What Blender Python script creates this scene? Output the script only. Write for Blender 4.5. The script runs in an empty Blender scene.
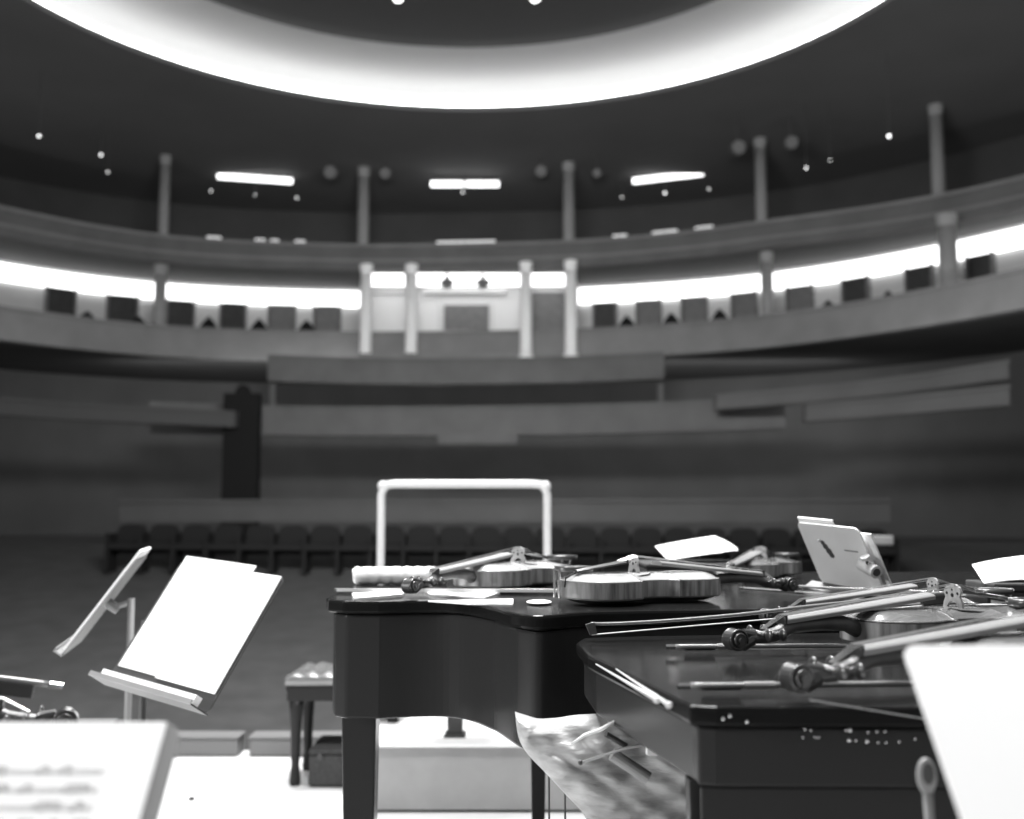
import bpy, bmesh, math, random
from mathutils import Vector, Matrix
PI = math.pi
SC = bpy.context.scene
COL = SC.collection
random.seed(7)

# ------------------------------------------------------------------ camera
FPX = 1100.0; HOR = 516.0; EZ = 1.19
PIT = math.atan((HOR - 409.5) / FPX)
cam_d = bpy.data.cameras.new('camera'); cam = bpy.data.objects.new('camera', cam_d); COL.objects.link(cam)
cam.location = (0, 0, EZ); cam.rotation_euler = (PI / 2 + PIT, 0, 0)
cam_d.sensor_width = 36; cam_d.lens = FPX / 1024 * 36
cam_d.clip_start = 0.05; cam_d.clip_end = 200
cam_d.dof.use_dof = True; cam_d.dof.focus_distance = 2.05; cam_d.dof.aperture_fstop = 3.0
SC.camera = cam

# ------------------------------------------------------------------ world, light, exposure
W = bpy.data.worlds.new('world'); SC.world = W; W.use_nodes = True
W.node_tree.nodes['Background'].inputs[0].default_value = (1, 1, 1, 1)
W.node_tree.nodes['Background'].inputs[1].default_value = 0.26
SC.view_settings.view_transform = 'Standard'; SC.view_settings.look = 'None'
SC.view_settings.exposure = 0.0; SC.view_settings.gamma = 1.0; SC.view_settings.use_curve_mapping = False

def area(name, loc, target, power, sx, sy):
    l = bpy.data.lights.new(name, 'AREA'); l.shape = 'RECTANGLE'; l.size = sx; l.size_y = sy; l.energy = power
    o = bpy.data.objects.new(name, l); COL.objects.link(o); o.location = loc
    o.rotation_euler = (Vector(target) - Vector(loc)).to_track_quat('-Z', 'Y').to_euler()
    return o
area('stage_light', (-0.6, 6.2, 6.5), (0.0, 3.4, 0), 900, 2.6, 1.4)
area('stage_light_near', (0.0, 2.6, 5.0), (0.0, 1.0, 0), 360, 3.0, 1.0)
area('hall_fill_light', (-0.6, 7.0, 5.1), (-0.8, 30, 3.5), 1750, 6.0, .8)  # unseen fill added at the stage front to lift the hall tones
area('hall_fill_centre', (-0.6, 7.0, 5.1), (-0.8, 30, 3.5), 150, 3.0, .5).data.spread = math.radians(60)  # added narrow fill, brightens the middle of the hall
area('under_balcony_fill', (-0.8, 29.6, 4.7), (-0.8, 36, 4.4), 170, 20.0, .4)  # added fill, lifts the dark band under the balcony
area('side_wall_fill_right', (8.0, 21.5, 4.4), (14.5, 27, 5.0), 70, 5.0, .4)  # unseen fill added for the dark wall on the right
area('side_wall_fill_left', (-10.5, 22.5, 4.4), (-17, 28, 5.0), 70, 5.0, .4)  # unseen fill added for the dark wall on the left
area('under_circle_fill', (-0.8, 28.0, 3.0), (-0.8, 36, 1.6), 130, 22.0, .4)  # added fill for the dark wall under the circle
area('stage_side_fill', (-4.2, 0.6, 2.4), (.7, 2.8, 1.0), 110, .8, .8)  # unseen fill added to brighten the back of the pale desk

# ------------------------------------------------------------------ pixel helpers
CP, SP = math.cos(PIT), math.sin(PIT)
def ray(px, py):
    a = (px - 512) / FPX; b = -(py - 409.5) / FPX
    return Vector((a, CP - b * SP, SP + b * CP))
def at(px, py, D):
    r = ray(px, py); return Vector((0, 0, EZ)) + r * (D / r.y)
def atz(px, py, z):
    r = ray(px, py); return Vector((0, 0, EZ)) + r * ((z - EZ) / r.z)

# ------------------------------------------------------------------ materials
MATS = {}
def mat(name, g, rough=0.6, emit=0, metal=0, noise=0, scale=8, spec=0.5, trans=0, stretch=None, coat=0, bump=0):
    if name in MATS: return MATS[name]
    m = bpy.data.materials.new(name); m.use_nodes = True; nt = m.node_tree; b = nt.nodes['Principled BSDF']
    b.inputs['Base Color'].default_value = (g, g, g, 1); b.inputs['Roughness'].default_value = rough
    b.inputs['Metallic'].default_value = metal; b.inputs['Specular IOR Level'].default_value = spec
    b.inputs['Coat Weight'].default_value = coat
    if trans: b.inputs['Transmission Weight'].default_value = trans
    if emit:
        b.inputs['Emission Color'].default_value = (1, 1, 1, 1); b.inputs['Emission Strength'].default_value = emit
    if noise or bump:
        tc = nt.nodes.new('ShaderNodeTexCoord'); mp = nt.nodes.new('ShaderNodeMapping')
        if stretch: mp.inputs['Scale'].default_value = stretch
        n = nt.nodes.new('ShaderNodeTexNoise'); n.inputs['Scale'].default_value = scale; n.inputs['Detail'].default_value = 4
        nt.links.new(tc.outputs['Object'], mp.inputs[0]); nt.links.new(mp.outputs[0], n.inputs['Vector'])
        if noise:
            r = nt.nodes.new('ShaderNodeValToRGB')
            lo, hi = g * (1 - noise), min(1, g * (1 + noise))
            r.color_ramp.elements[0].position = .3; r.color_ramp.elements[1].position = .7
            r.color_ramp.elements[0].color = (lo, lo, lo, 1); r.color_ramp.elements[1].color = (hi, hi, hi, 1)
            nt.links.new(n.outputs['Fac'], r.inputs[0]); nt.links.new(r.outputs[0], b.inputs['Base Color'])
        if bump:
            bp = nt.nodes.new('ShaderNodeBump'); bp.inputs['Strength'].default_value = bump; bp.inputs['Distance'].default_value = .01
            nt.links.new(n.outputs['Fac'], bp.inputs['Height']); nt.links.new(bp.outputs[0], b.inputs['Normal'])
    MATS[name] = m; return m
M_piano = mat('black_lacquer', .026, .25, spec=.2)
M_pianotop = mat('black_lacquer_lid', .010, .16, spec=.18)
for m_, i_ in ((M_piano, 1.3), (M_pianotop, 1.2)): m_.node_tree.nodes['Principled BSDF'].inputs['IOR'].default_value = i_
M_black = mat('black_paint', .045, .5)
M_blackcloth = mat('black_case_cloth', .04, .9, noise=.3, scale=60)
M_paper = mat('paper', .85, .8, noise=.02, scale=3)
M_ink = mat('ink', .30, .9)
M_white = mat('white_enamel', .62, .35)
M_cloth = mat('white_cloth', .85, .95, bump=.5, scale=30)
M_deskgrey = mat('grey_stand_paint', .24, .4, noise=.06, scale=10)
M_desklight = mat('pale_stand_paint', .88, .45, noise=.05, scale=9)
M_deskdark = mat('dark_stand_paint', .07, .45)
M_chrome = mat('chrome', .75, .15, metal=1)
M_floor = mat('stage_boards', .80, .5, noise=.04, scale=2, stretch=(1, 8, 1))
M_podium = mat('podium_side_shade', .27, .85, noise=.05, scale=14)  # darker grey carries the shade on the podium front
M_podtop = mat('podium_top_lit', .82, .7)  # paler than the side, carries the light from above
M_spruce = mat('spruce_varnish', .42, .2, noise=.12, scale=30, stretch=(1, 14, 1), coat=.6)
M_spruce2 = mat('dark_spruce_varnish', .13, .22, noise=.2, scale=30, stretch=(1, 14, 1), coat=.5)
M_rib = mat('maple_ribs', .20, .28, noise=.8, scale=28, stretch=(4, 1, .25), coat=.4)
M_neck = mat('maple_neck', .09, .3, noise=.3, scale=30)
M_ebony = mat('ebony', .03, .2, spec=.6)
M_ebonyb = mat('worn_ebony', .045, .28, spec=.8, coat=.5)
M_fb = mat('fingerboard_sheen', .26, .42, spec=.7)  # ebony lightened, the grey carries its grazing sheen
M_bridge = mat('bridge_maple', .40, .6)
M_string = mat('steel_string', .7, .3, metal=1)
M_stick = mat('bow_stick', .22, .22, coat=.8)
M_hair = mat('bow_hair', .75, .5)
M_plastic = mat('clear_plastic_bag', .36, .38, bump=.7, scale=14, stretch=(1, 1, 3.5), noise=.28)
M_hall = mat('hall_dark_plaster', .068, .9, noise=.12, scale=.8)
M_ceil = mat('ceiling_plaster', .15, .95, noise=.06, scale=.6)
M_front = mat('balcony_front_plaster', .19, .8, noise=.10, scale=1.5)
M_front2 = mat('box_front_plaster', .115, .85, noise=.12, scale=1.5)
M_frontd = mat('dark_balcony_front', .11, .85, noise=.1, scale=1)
M_wallw = mat('corridor_wall_plaster', .55, .8, noise=.05, scale=1)
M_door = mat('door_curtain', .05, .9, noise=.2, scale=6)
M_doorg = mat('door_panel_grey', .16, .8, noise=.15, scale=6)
M_col = mat('column_plaster', .60, .7)
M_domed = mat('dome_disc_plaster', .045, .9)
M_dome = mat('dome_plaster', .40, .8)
M_seat = mat('seat_velvet', .016, .95, spec=.05)
M_carpet = mat('stalls_carpet', .05, .95, noise=.2, scale=3)
M_booth = mat('booth_wall', .75, .7)
M_leather = mat('tufted_leather', .13, .25, spec=.8, coat=1)
E_strip = mat('cove_lamp_glow', .9, .5, emit=3.0)
E_dome = mat('dome_cove_lamp', .9, .5, emit=9.0)
E_tube = mat('fluorescent_tube_glow', .9, .5, emit=3.0)
E_dim = mat('dim_lamp_glow', .05, .5, emit=.06)
E_dot = mat('small_bulb_glow', .9, .5, emit=4.0)
E_half = mat('shaded_lamp_glow', .9, .5, emit=.45)

# ------------------------------------------------------------------ mesh helpers
def wloc(p):
    v = Vector((0, 0, 0))
    while p: v = v + p.location; p = p.parent
    return v
def obj(name, bm, m, parent=None, smooth=False, bevel=0, label=None, sub=0):
    """link a bmesh given in world coordinates as one object (local to an unrotated parent)"""
    me = bpy.data.meshes.new(name)
    bmesh.ops.recalc_face_normals(bm, faces=bm.faces[:])
    o = bpy.data.objects.new(name, me)
    if parent:
        bmesh.ops.translate(bm, verts=bm.verts[:], vec=-wloc(parent)); o.parent = parent
    elif bm.verts:
        xs = [v.co for v in bm.verts]
        c = Vector(((min(v.x for v in xs) + max(v.x for v in xs)) / 2, (min(v.y for v in xs) + max(v.y for v in xs)) / 2, min(v.z for v in xs)))
        bmesh.ops.translate(bm, verts=bm.verts[:], vec=-c); o.location = c
    bm.to_mesh(me); bm.free()
    me.materials.append(m)
    if smooth:
        for p in me.polygons: p.use_smooth = True
    COL.objects.link(o)
    if bevel:
        b = o.modifiers.new('bevel', 'BEVEL'); b.width = bevel; b.segments = 2; b.limit_method = 'ANGLE'
    if sub:
        s = o.modifiers.new('sub', 'SUBSURF'); s.levels = sub; s.render_levels = sub
    if label: o['label'] = label
    return o
def thing(name, label, cat, loc=(0, 0, 0), group=None):
    o = bpy.data.objects.new(name, None); COL.objects.link(o); o.location = loc; o.empty_display_size = .05
    o['label'] = label; o['category'] = cat
    if group: o['group'] = group
    return o
def tag(o, label, cat, group=None, kind=None):
    o['label'] = label; o['category'] = cat
    if group: o['group'] = group
    if kind: o['kind'] = kind
    return o
def struct(name, bm, m, **k):
    o = obj(name, bm, m, **k); o['kind'] = 'structure'; return o
def dup(root, label, loc=None, rot=None, scale=None):
    r = root.copy(); COL.objects.link(r); r['label'] = label
    for ch in list(root.children):
        c = ch.copy(); COL.objects.link(c); c.parent = r
        for g in list(ch.children):
            d = g.copy(); COL.objects.link(d); d.parent = c
    if loc is not None: r.location = loc
    if rot is not None: r.rotation_euler = rot
    if scale is not None: r.scale = (scale,) * 3
    return r
def nb(): return bmesh.new()
def box(bm, x0, x1, y0, y1, z0, z1):
    v = [bm.verts.new(p) for p in [(x0,y0,z0),(x1,y0,z0),(x1,y1,z0),(x0,y1,z0),(x0,y0,z1),(x1,y0,z1),(x1,y1,z1),(x0,y1,z1)]]
    for f in [(3,2,1,0),(4,5,6,7),(0,1,5,4),(1,2,6,5),(2,3,7,6),(3,0,4,7)]: bm.faces.new([v[i] for i in f])
    return bm
def hexa(bm, lo, hi):
    """solid between two equal polygons"""
    a = [bm.verts.new(p) for p in lo]; b = [bm.verts.new(p) for p in hi]; n = len(lo)
    bm.faces.new(a[::-1]); bm.faces.new(b)
    for i in range(n): bm.faces.new([a[i], a[(i+1) % n], b[(i+1) % n], b[i]])
    return bm
def prism(bm, pts, z0, z1): return hexa(bm, [(p[0], p[1], z0) for p in pts], [(p[0], p[1], z1) for p in pts])
def tube(bm, path, r, n=10, closed=False, caps=True):
    path = [Vector(p) for p in path]; rings = []; N = len(path)
    up = None
    for i, p in enumerate(path):
        a = path[(i-1) % N] if (closed or i) else p; b = path[(i+1) % N] if (closed or i < N-1) else p
        t = (b - a).normalized()
        if up is None:
            up = Vector((0, 0, 1)) if abs(t.z) < .9 else Vector((1, 0, 0))
        s = t.cross(up).normalized(); u = s.cross(t).normalized(); up = u
        rr = r[i] if isinstance(r, (list, tuple)) else r
        rings.append([bm.verts.new(p + (s * math.cos(2*PI*k/n) + u * math.sin(2*PI*k/n)) * rr) for k in range(n)])
    for i in range(N if closed else N-1):
        A, B = rings[i], rings[(i+1) % N]
        for k in range(n): bm.faces.new([A[k], A[(k+1) % n], B[(k+1) % n], B[k]])
    if not closed and caps:
        bm.faces.new(rings[0][::-1]); bm.faces.new(rings[-1])
    return bm
def lathe(bm, cx, cy, prof, n=20):
    rings = [[bm.verts.new((cx + r*math.cos(2*PI*k/n), cy + r*math.sin(2*PI*k/n), z)) for k in range(n)] for r, z in prof]
    for A, B in zip(rings, rings[1:]):
        for k in range(n): bm.faces.new([A[k], A[(k+1) % n], B[(k+1) % n], B[k]])
    bm.faces.new(rings[0][::-1]); bm.faces.new(rings[-1]); return bm
def ball(bm, c, rx, ry=None, rz=None, n=12, rot=None):
    ry = ry or rx; rz = rz or rx
    m = Matrix.Translation(c) @ (rot or Matrix.Identity(4)) @ Matrix.Diagonal((rx, ry, rz, 1))
    bmesh.ops.create_uvsphere(bm, u_segments=n, v_segments=max(6, n*2//3), radius=1, matrix=m); return bm
def frustum(bm, c0, w0, c1, w1):
    """square tapered leg"""
    lo = [(c0[0]+sx*w0/2, c0[1]+sy*w0/2, c0[2]) for sx, sy in ((-1,-1),(1,-1),(1,1),(-1,1))]
    hi = [(c1[0]+sx*w1/2, c1[1]+sy*w1/2, c1[2]) for sx, sy in ((-1,-1),(1,-1),(1,1),(-1,1))]
    return hexa(bm, lo, hi)
def catmull(P, n=8, closed=False):
    out = []; N = len(P); P = [Vector(p) for p in P]
    for i in range(N if closed else N-1):
        if closed: a, b, c, d = P[(i-1) % N], P[i], P[(i+1) % N], P[(i+2) % N]
        else: a, b, c, d = P[max(i-1, 0)], P[i], P[i+1], P[min(i+2, N-1)]
        for k in range(n):
            t = k / n
            out.append(.5*((2*b) + (c-a)*t + (2*a-5*b+4*c-d)*t*t + (3*b-a-3*c+d)*t*t*t))
    if not closed: out.append(P[-1])
    return out

# =================================================================== THE HALL
HALL = catmull([(-17.5,6,0),(-17.5,12,0),(-16.6,18,0),(-15,22.5,0),(-12.7,26.7,0),(-9.6,29.5,0),(-5.5,30.5,0),(-1.28,30.5,0),(3,29.8,0),(6.6,28.0,0),(9.6,24.7,0),(11.6,20.8,0),(12.6,16,0),(13,11,0),(13,6,0)], 8)
BULGE = [0.0]
def hall(off):
    out = []
    for i, p in enumerate(HALL):
        t = (HALL[min(i+1, len(HALL)-1)] - HALL[max(i-1, 0)]).normalized()
        e_ = min(1, max(0, (p.x-6.0)/5.0)); e_ = e_*e_*(3-2*e_)*BULGE[0] if p.y > 16 else BULGE[0]*(p.x > 0)*max(0, (p.y-8)/8)
        out.append(p + Vector((-t.y, t.x, 0)) * (off + e_))      # outwards from the room
    return out
def hall_px(px, off):
    """point on the offset hall curve in pixel column px"""
    k = (px - 512) / FPX; c = hall(off)
    def g(p):  # pixel column of a far point near parapet height
        return p.x - k * p.y
    for a, b in zip(c, c[1:]):
        if g(a) <= 0 <= g(b):
            t = g(a) / (g(a) - g(b)); q = a.lerp(b, t)
            return q, (b - a).normalized()
def seg(off, px0=None, px1=None):
    c = hall(off)
    if px0 is None: return c
    a, _ = hall_px(px0, off); b, _ = hall_px(px1, off)
    k0 = (px0-512)/FPX; k1 = (px1-512)/FPX
    mid = [p for p in c if p.x - k0*p.y > 0 and p.x - k1*p.y < 0 and p.y > 15]
    return [a] + mid + [b]
def ringwall(bm, inner, outer, z0, z1):
    n = len(inner)
    V = [[bm.verts.new((p.x, p.y, z)) for p in c] for c, z in ((inner, z0), (inner, z1), (outer, z1), (outer, z0))]
    for r in range(4):
        A, B = V[r], V[(r+1) % 4]
        for i in range(n-1): bm.faces.new([A[i], A[i+1], B[i+1], B[i]])
    bm.faces.new([V[k][0] for k in range(4)]); bm.faces.new([V[k][-1] for k in range(3, -1, -1)])
    return bm
D0 = 30.5
def zc(py, D=D0): return at(465, py, D).z

def ring(name, off, th, z0, z1, m, px=None, parent=None, **k):
    a = seg(off, *px) if px else seg(off)
    # outer curve built from the same inner samples
    b = []
    for i, p in enumerate(a):
        t = (a[min(i+1, len(a)-1)] - a[max(i-1, 0)]).normalized(); b.append(p + Vector((-t.y, t.x, 0)) * th)
    o = obj(name, ringwall(nb(), a, b, z0, z1), m, parent, **k); return o

CEIL = 11.2
# ceiling with the round opening
DC = Vector((-1.05, 17.5, 0)); DR = 8.98
bm = nb(); n = 96; rim = []; outr = []
for k in range(n):
    a = 2*PI*k/n; d = Vector((math.cos(a), math.sin(a), 0))
    rim.append(bm.verts.new(DC + d*DR + Vector((0,0,CEIL))))
    s = min((24 / abs(d.x)) if abs(d.x) > 1e-6 else 1e9, (20 if d.y > 0 else 10) / abs(d.y) if abs(d.y) > 1e-6 else 1e9)
    outr.append(bm.verts.new(DC + d*s + Vector((0,0,CEIL))))
for k in range(n): bm.faces.new([rim[k], rim[(k+1)%n], outr[(k+1)%n], outr[k]])
top = bmesh.ops.extrude_face_region(bm, geom=bm.faces[:])
bmesh.ops.translate(bm, verts=[v for v in top['geom'] if isinstance(v, bmesh.types.BMVert)], vec=(0,0,.12))
struct('ceiling', bm, M_ceil)
# dome above the opening
def revolve(prof, m, name):
    bm = nb(); rings = [[bm.verts.new(DC + Vector((r*math.cos(2*PI*k/n), r*math.sin(2*PI*k/n), z))) for k in range(n)] for r, z in prof]
    for A, B in zip(rings, rings[1:]):
        for k in range(n): bm.faces.new([A[k], A[(k+1)%n], B[(k+1)%n], B[k]])
    return bm
dm = struct('ceiling_dome', revolve([(9.45,11.32),(9.5,11.5),(9.45,11.8),(9.3,11.98),(8.9,12.06),(8.0,12.13),(7.4,12.16)], M_dome, 'd'), M_dome, smooth=True)
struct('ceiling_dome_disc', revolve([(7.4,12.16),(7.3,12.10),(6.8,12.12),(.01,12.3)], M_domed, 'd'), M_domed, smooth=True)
bm = nb(); tube(bm, [DC + Vector((9.25*math.cos(2*PI*k/n), 9.25*math.sin(2*PI*k/n), 11.42)) for k in range(n)], .09, 6, closed=True)
tag(obj('cove_lamp_ring', bm, E_dome), 'bright white lamp ring along the edge of the round ceiling opening', 'ceiling light')

# shell
ring('wall_back', 5.2, .3, -1.3, CEIL+.1, M_hall)['kind'] = 'structure'
bm = nb()
fl = [(-24,5.75,-1.15),(24,5.75,-1.15),(24,9,-1.15),(24,22,.62),(24,38,.62),(-24,38,.62),(-24,22,.62),(-24,9,-1.15)]
v = [bm.verts.new(p) for p in fl]
bm.faces.new([v[0],v[1],v[2],v[7]]); bm.faces.new([v[7],v[2],v[3],v[6]]); bm.faces.new([v[6],v[3],v[4],v[5]])
e = bmesh.ops.extrude_face_region(bm, geom=bm.faces[:]); bmesh.ops.translate(bm, verts=[q for q in e['geom'] if isinstance(q, bmesh.types.BMVert)], vec=(0,0,-.2))
struct('floor_stalls', bm, M_carpet)
bm = nb(); box(bm, -7, 7, -4, 5.75, -1.25, 0); struct('floor', bm, M_floor)

# upper balcony
zt, zb = zc(247), zc(269)
BULGE[0] = 1.5     # the upper balcony is wider on its right side
b = thing('upper_balcony', 'dim upper balcony whose curved front passes below the three hanging tube lights', 'balcony', (0,30.4,zb))
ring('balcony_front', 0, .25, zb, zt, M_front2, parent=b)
ring('rail', -.08, .35, zt, zt+.10, M_front, parent=b)
ring('moulding', -.06, .1, zb+.22, zb+.30, M_front, parent=b)
ring('soffit', .26, 5.0, zb, zb+.12, M_hall, parent=b)
BULGE[0] = 0
# first tier
z1t, z1b = zc(334, 30.2), zc(361, 30.2)
b = thing('lower_balcony', 'grey curved balcony front running below the row of doorways', 'balcony', (0,30.2,z1b))
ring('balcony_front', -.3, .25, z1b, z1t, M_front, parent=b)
ring('rail', -.38, .35, z1t, z1t+.08, M_front, parent=b)
ring('balcony_floor', -.02, 5.2, z1b, z1b+.12, M_hall, parent=b)
# corridor wall with its cove light (left and right of the centre box)
WO = 2.7
zs = zb; zlo = z1b + .12
for k, px in enumerate(((-260, 358), (579, 1330))):
    w = ring('wall_corridor_%s' % ('left', 'right')[k], WO, .2, zlo, zs, M_wallw, px=px); w['kind'] = 'structure'
    w = ring('cove_light', WO-.12, .1, zs-.56, zs-.10, E_strip, px=px)
    tag(w, ('white light band above the doorways left of the centre box', 'white light band above the doorways right of the centre box')[k], 'wall light')

# doorway curtains
lab_l = ['outermost left doorway panel, partly lit from above','second doorway panel from the left, dark','third doorway panel from the left, beside the left column','fourth doorway panel from the left, the darkest one','fifth doorway panel from the left, mid grey','sixth doorway panel from the left, mid grey beside the centre box']
lab_r = ['darkest doorway panel just right of the centre box','mid grey doorway panel, second right of the centre box','mid grey doorway panel, third right of the centre box','grey doorway panel left of the thin right column','grey doorway panel right of the thin right column','dark doorway panel, sixth right of the centre box','dark doorway panel left of the thick right column','rightmost dark doorway panel by the picture edge']
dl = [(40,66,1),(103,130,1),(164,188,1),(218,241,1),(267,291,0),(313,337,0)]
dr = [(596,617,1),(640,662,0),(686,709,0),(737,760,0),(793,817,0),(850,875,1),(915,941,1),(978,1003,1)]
for (a, c, dark), lb in zip(dl + dr, lab_l + lab_r):
    p, t = hall_px((a+c)/2, WO-.06); w = (c-a)/FPX*p.y
    tt = t * w/2; nn = Vector((-t.y, t.x, 0)) * -.14
    q = [p-tt, p+tt, p+tt+nn, p-tt+nn]
    d = thing('doorway_panel', lb, 'door', (p.x, p.y, zlo), 'doorways along the lower balcony corridor')
    zz = zs-.55
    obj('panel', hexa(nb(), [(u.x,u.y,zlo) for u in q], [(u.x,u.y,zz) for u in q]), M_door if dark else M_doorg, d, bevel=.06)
    e1 = t * (w/2+.06)
    for s in (-1, 1):
        c0 = p + t*(s*(w/2+.03)); q = [c0-t*.03, c0+t*.03, c0+t*.03+nn*1.2, c0-t*.03+nn*1.2]
        obj('door_frame', hexa(nb(), [(u.x,u.y,zlo) for u in q], [(u.x,u.y,zz+.02) for u in q]), M_doorg, d)
# chair silhouettes on the balcony
chl = ['dark chair silhouette between the two outermost left doorways','dark chair silhouette left of the left column','dark chair silhouette between third and fourth left doorways','dark chair silhouette between fourth and fifth left doorways','dark chair silhouette between the last two left doorways']
chr_ = ['dark chair silhouette right of the darkest right doorway','dark chair silhouette between second and third right doorways','dark chair silhouette between third and fourth right doorways','dark chair silhouette between fifth and sixth right doorways','dark chair silhouette between sixth and seventh right doorways']
for px, lb in zip((82,134,205,256,304, 628,673,722,832,893), chl+chr_):
    p, t = hall_px(px, 1.0); s = 1 if px in (205,256,304,628,673,722) else .8
    d = thing('balcony_chair', lb, 'chair', (p.x, p.y, zlo), 'chairs on the lower balcony')
    nn = Vector((-t.y, t.x, 0)); h = z1t - zlo
    bk = nb(); w = .27
    prof = [(-w, 0), (-w, h+.28*s), (-w*.55, h+.48*s), (0, h+.64*s), (w*.55, h+.48*s), (w, h+.28*s), (w, 0)]
    hexa(bk, [(p+t*a_+Vector((0,0,zlo+b_)))[:] for a_, b_ in prof], [(p+t*a_+nn*.08+Vector((0,0,zlo+b_)))[:] for a_, b_ in prof])
    obj('backrest', bk, M_seat, d)
    q = [p-t*w-nn*.4, p+t*w-nn*.4, p+t*w, p-t*w]
    obj('seat', hexa(nb(), [(u.x,u.y,zlo+.35) for u in q], [(u.x,u.y,zlo+.45) for u in q]), M_seat, d)

# columns
def column(px, off, r, z0, z1, lb, m=M_col, grp=None, nm='column', cap=True):
    p, t = hall_px(px, off)
    c = thing(nm, lb, 'column', (p.x, p.y, z0), grp)
    obj('shaft', lathe(nb(), p.x, p.y, [(r*1.04, z0+.1), (r, z0+.3), (r*.92, z1-.25)], 20), m, c, smooth=True)
    obj('base', lathe(nb(), p.x, p.y, [(r*1.25, z0), (r*1.25, z0+.1), (r*1.1, z0+.12)], 20), m, c)
    if cap: obj('capital', lathe(nb(), p.x, p.y, [(r*.93, z1-.27), (r*1.0, z1-.2), (r*1.1, z1-.1), (r*1.1, z1)], 20), m, c)
    return c
M_colu = mat('upper_column_plaster', .30, .8)
for px, r, l in ((155,.17,'lower left column between the second and third doorways'),(771,.17,'thin lower column right of centre, dividing the light band'),(956,.22,'thick lower column near the right picture edge')):
    column(px, .5, r, z1b+.12, zb, l, m=M_colu, grp='lower balcony columns', nm='balcony_column')
BULGE[0] = 1.5
for px, r, l in ((156,.15,'faint upper column at the left of the upper balcony'),(360,.17,'upper column left of the middle tube light'),(570,.17,'upper column right of the middle tube light'),(767,.16,'upper column right of the right tube light'),(949,.17,'tall faint upper column far right')):
    column(px, .4, r, zb+.12, CEIL, l, m=M_colu, grp='upper balcony columns', nm='gallery_column')

BULGE[0] = 0
# centre box
cb = [(364,'leftmost pale column of the bright centre box'),(410,'second pale column of the bright centre box'),(526,'third pale column of the bright centre box'),(571.5,'rightmost pale column of the bright centre box')]
for px, l in cb:
    p, t = hall_px(px, -.62)
    column(px, -.62, .165, z1b-.02, zb-.0, l, grp='columns of the centre box', nm='box_column', m=mat('box_column_plaster', .9, .7))
bw = thing('centre_box', 'brightly lit centre box with a dark projection window in its back wall', 'theatre box', (-1.3, 31.5, zlo))
def quadblock(px0, px1, y0, y1, D, th):
    z_0 = at(465, y1, D).z; z_1 = at(465, y0, D).z
    x0 = at(px0, 300, D).x; x1 = at(px1, 300, D).x
    return box(nb(), x0, x1, D, D+th, z_0, z_1)
BD = 31.6
bm = quadblock(360, 578, 268, 352, BD+.6, .15); obj('back_wall', bm, M_booth, bw)
obj('window_frame', quadblock(438, 494, 299, 332, BD+.45, .14), M_white, bw)
obj('projection_window', quadblock(444, 489, 305, 330, BD+.38, .12), M_doorg, bw)
obj('back_shelf', quadblock(424, 506, 286, 293, BD+.2, .3), M_white, bw)
obj('picture_rail', quadblock(366, 404, 289, 293, BD+.4, .15), M_white, bw)
obj('side_panel', quadblock(532, 566, 292, 333, BD+.42, .15), M_doorg, bw, label='darker grey wall panel')
for a, c in ((369,405),(418,520),(531,568)):
    obj('balustrade', quadblock(a, c, 333, 353, 30.6, .12), M_front, bw)
obj('ledge', quadblock(358, 579, 353, 358, 29.65, .5), M_front, bw)
for (a, c), l in zip(((367,404),(413.5,521),(530.5,567)), ('small glowing lunette above the left bay of the centre box','wide glowing lunette above the middle bay of the centre box','small glowing lunette above the right bay of the centre box')):
    x0, x1 = at(a, 280, 31.1).x, at(c, 280, 31.1).x; z0, z1_ = at(465, 285, 31.1).z, at(465, 269, 31.1).z; rr = .17
    pr = [(x0, z0), (x1, z0), (x1, z1_-rr), (x1-rr*.4, z1_-rr*.3), (x1-rr, z1_), (x0+rr, z1_), (x0+rr*.4, z1_-rr*.3), (x0, z1_-rr)]
    tag(obj('box_light', hexa(nb(), [(x, 31.1, z) for x, z in pr], [(x, 31.25, z) for x, z in pr]), E_strip), l, 'light', 'lights of the centre box')
for px, l in ((447,'small dark statue left of centre under the middle lunette'),(483,'small dark statue right of centre under the middle lunette')):
    p = at(px, 286, 31.0); bm = nb(); ball(bm, p+Vector((0,0,.10)), .22, .1, .12); ball(bm, p+Vector((0,0,.25)), .08, .06, .09)
    box(bm, p.x-.1, p.x+.1, 30.95, 31.1, p.z-.05, p.z+.05)
    tag(obj('ornament', bm, M_doorg), l, 'ornament', 'ornaments of the centre box')

# lower parapets and boxes
def parapet(name, lb, pts, y_top, y_bot, m, th=.3, lip=.06, depth=2.5):
    """pts: list of (px, D); heights given per end as pixel rows at the reference point"""
    top = [at(px, yt, D) for (px, D), yt in zip(pts, y_top)]
    zt_ = max(p.z for p in top); 
    c = catmull([(p.x, p.y, 0) for p in top], 6)
    zb_ = zt_ - y_bot
    t = thing(name, lb, 'balcony', (c[len(c)//2].x, c[len(c)//2].y, zb_))
    o = [Vector((p.x, p.y+th, 0)) for p in c]
    obj('balcony_front', ringwall(nb(), c, o, zb_, zt_), m, t)
    c2 = [Vector((p.x, p.y-lip, 0)) for p in c]; o2 = [Vector((p.x, p.y+th+lip, 0)) for p in c]
    obj('rail', ringwall(nb(), c2, o2, zt_, zt_+.07), m, t)
    return t
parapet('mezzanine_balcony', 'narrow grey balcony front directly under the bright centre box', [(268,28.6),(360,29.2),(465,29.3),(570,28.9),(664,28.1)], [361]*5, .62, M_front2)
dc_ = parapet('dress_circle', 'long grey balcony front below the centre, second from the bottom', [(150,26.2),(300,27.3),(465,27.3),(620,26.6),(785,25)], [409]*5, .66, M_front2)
x0, x1 = at(438, 439, 27.1).x, at(517, 439, 27.1).x
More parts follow.
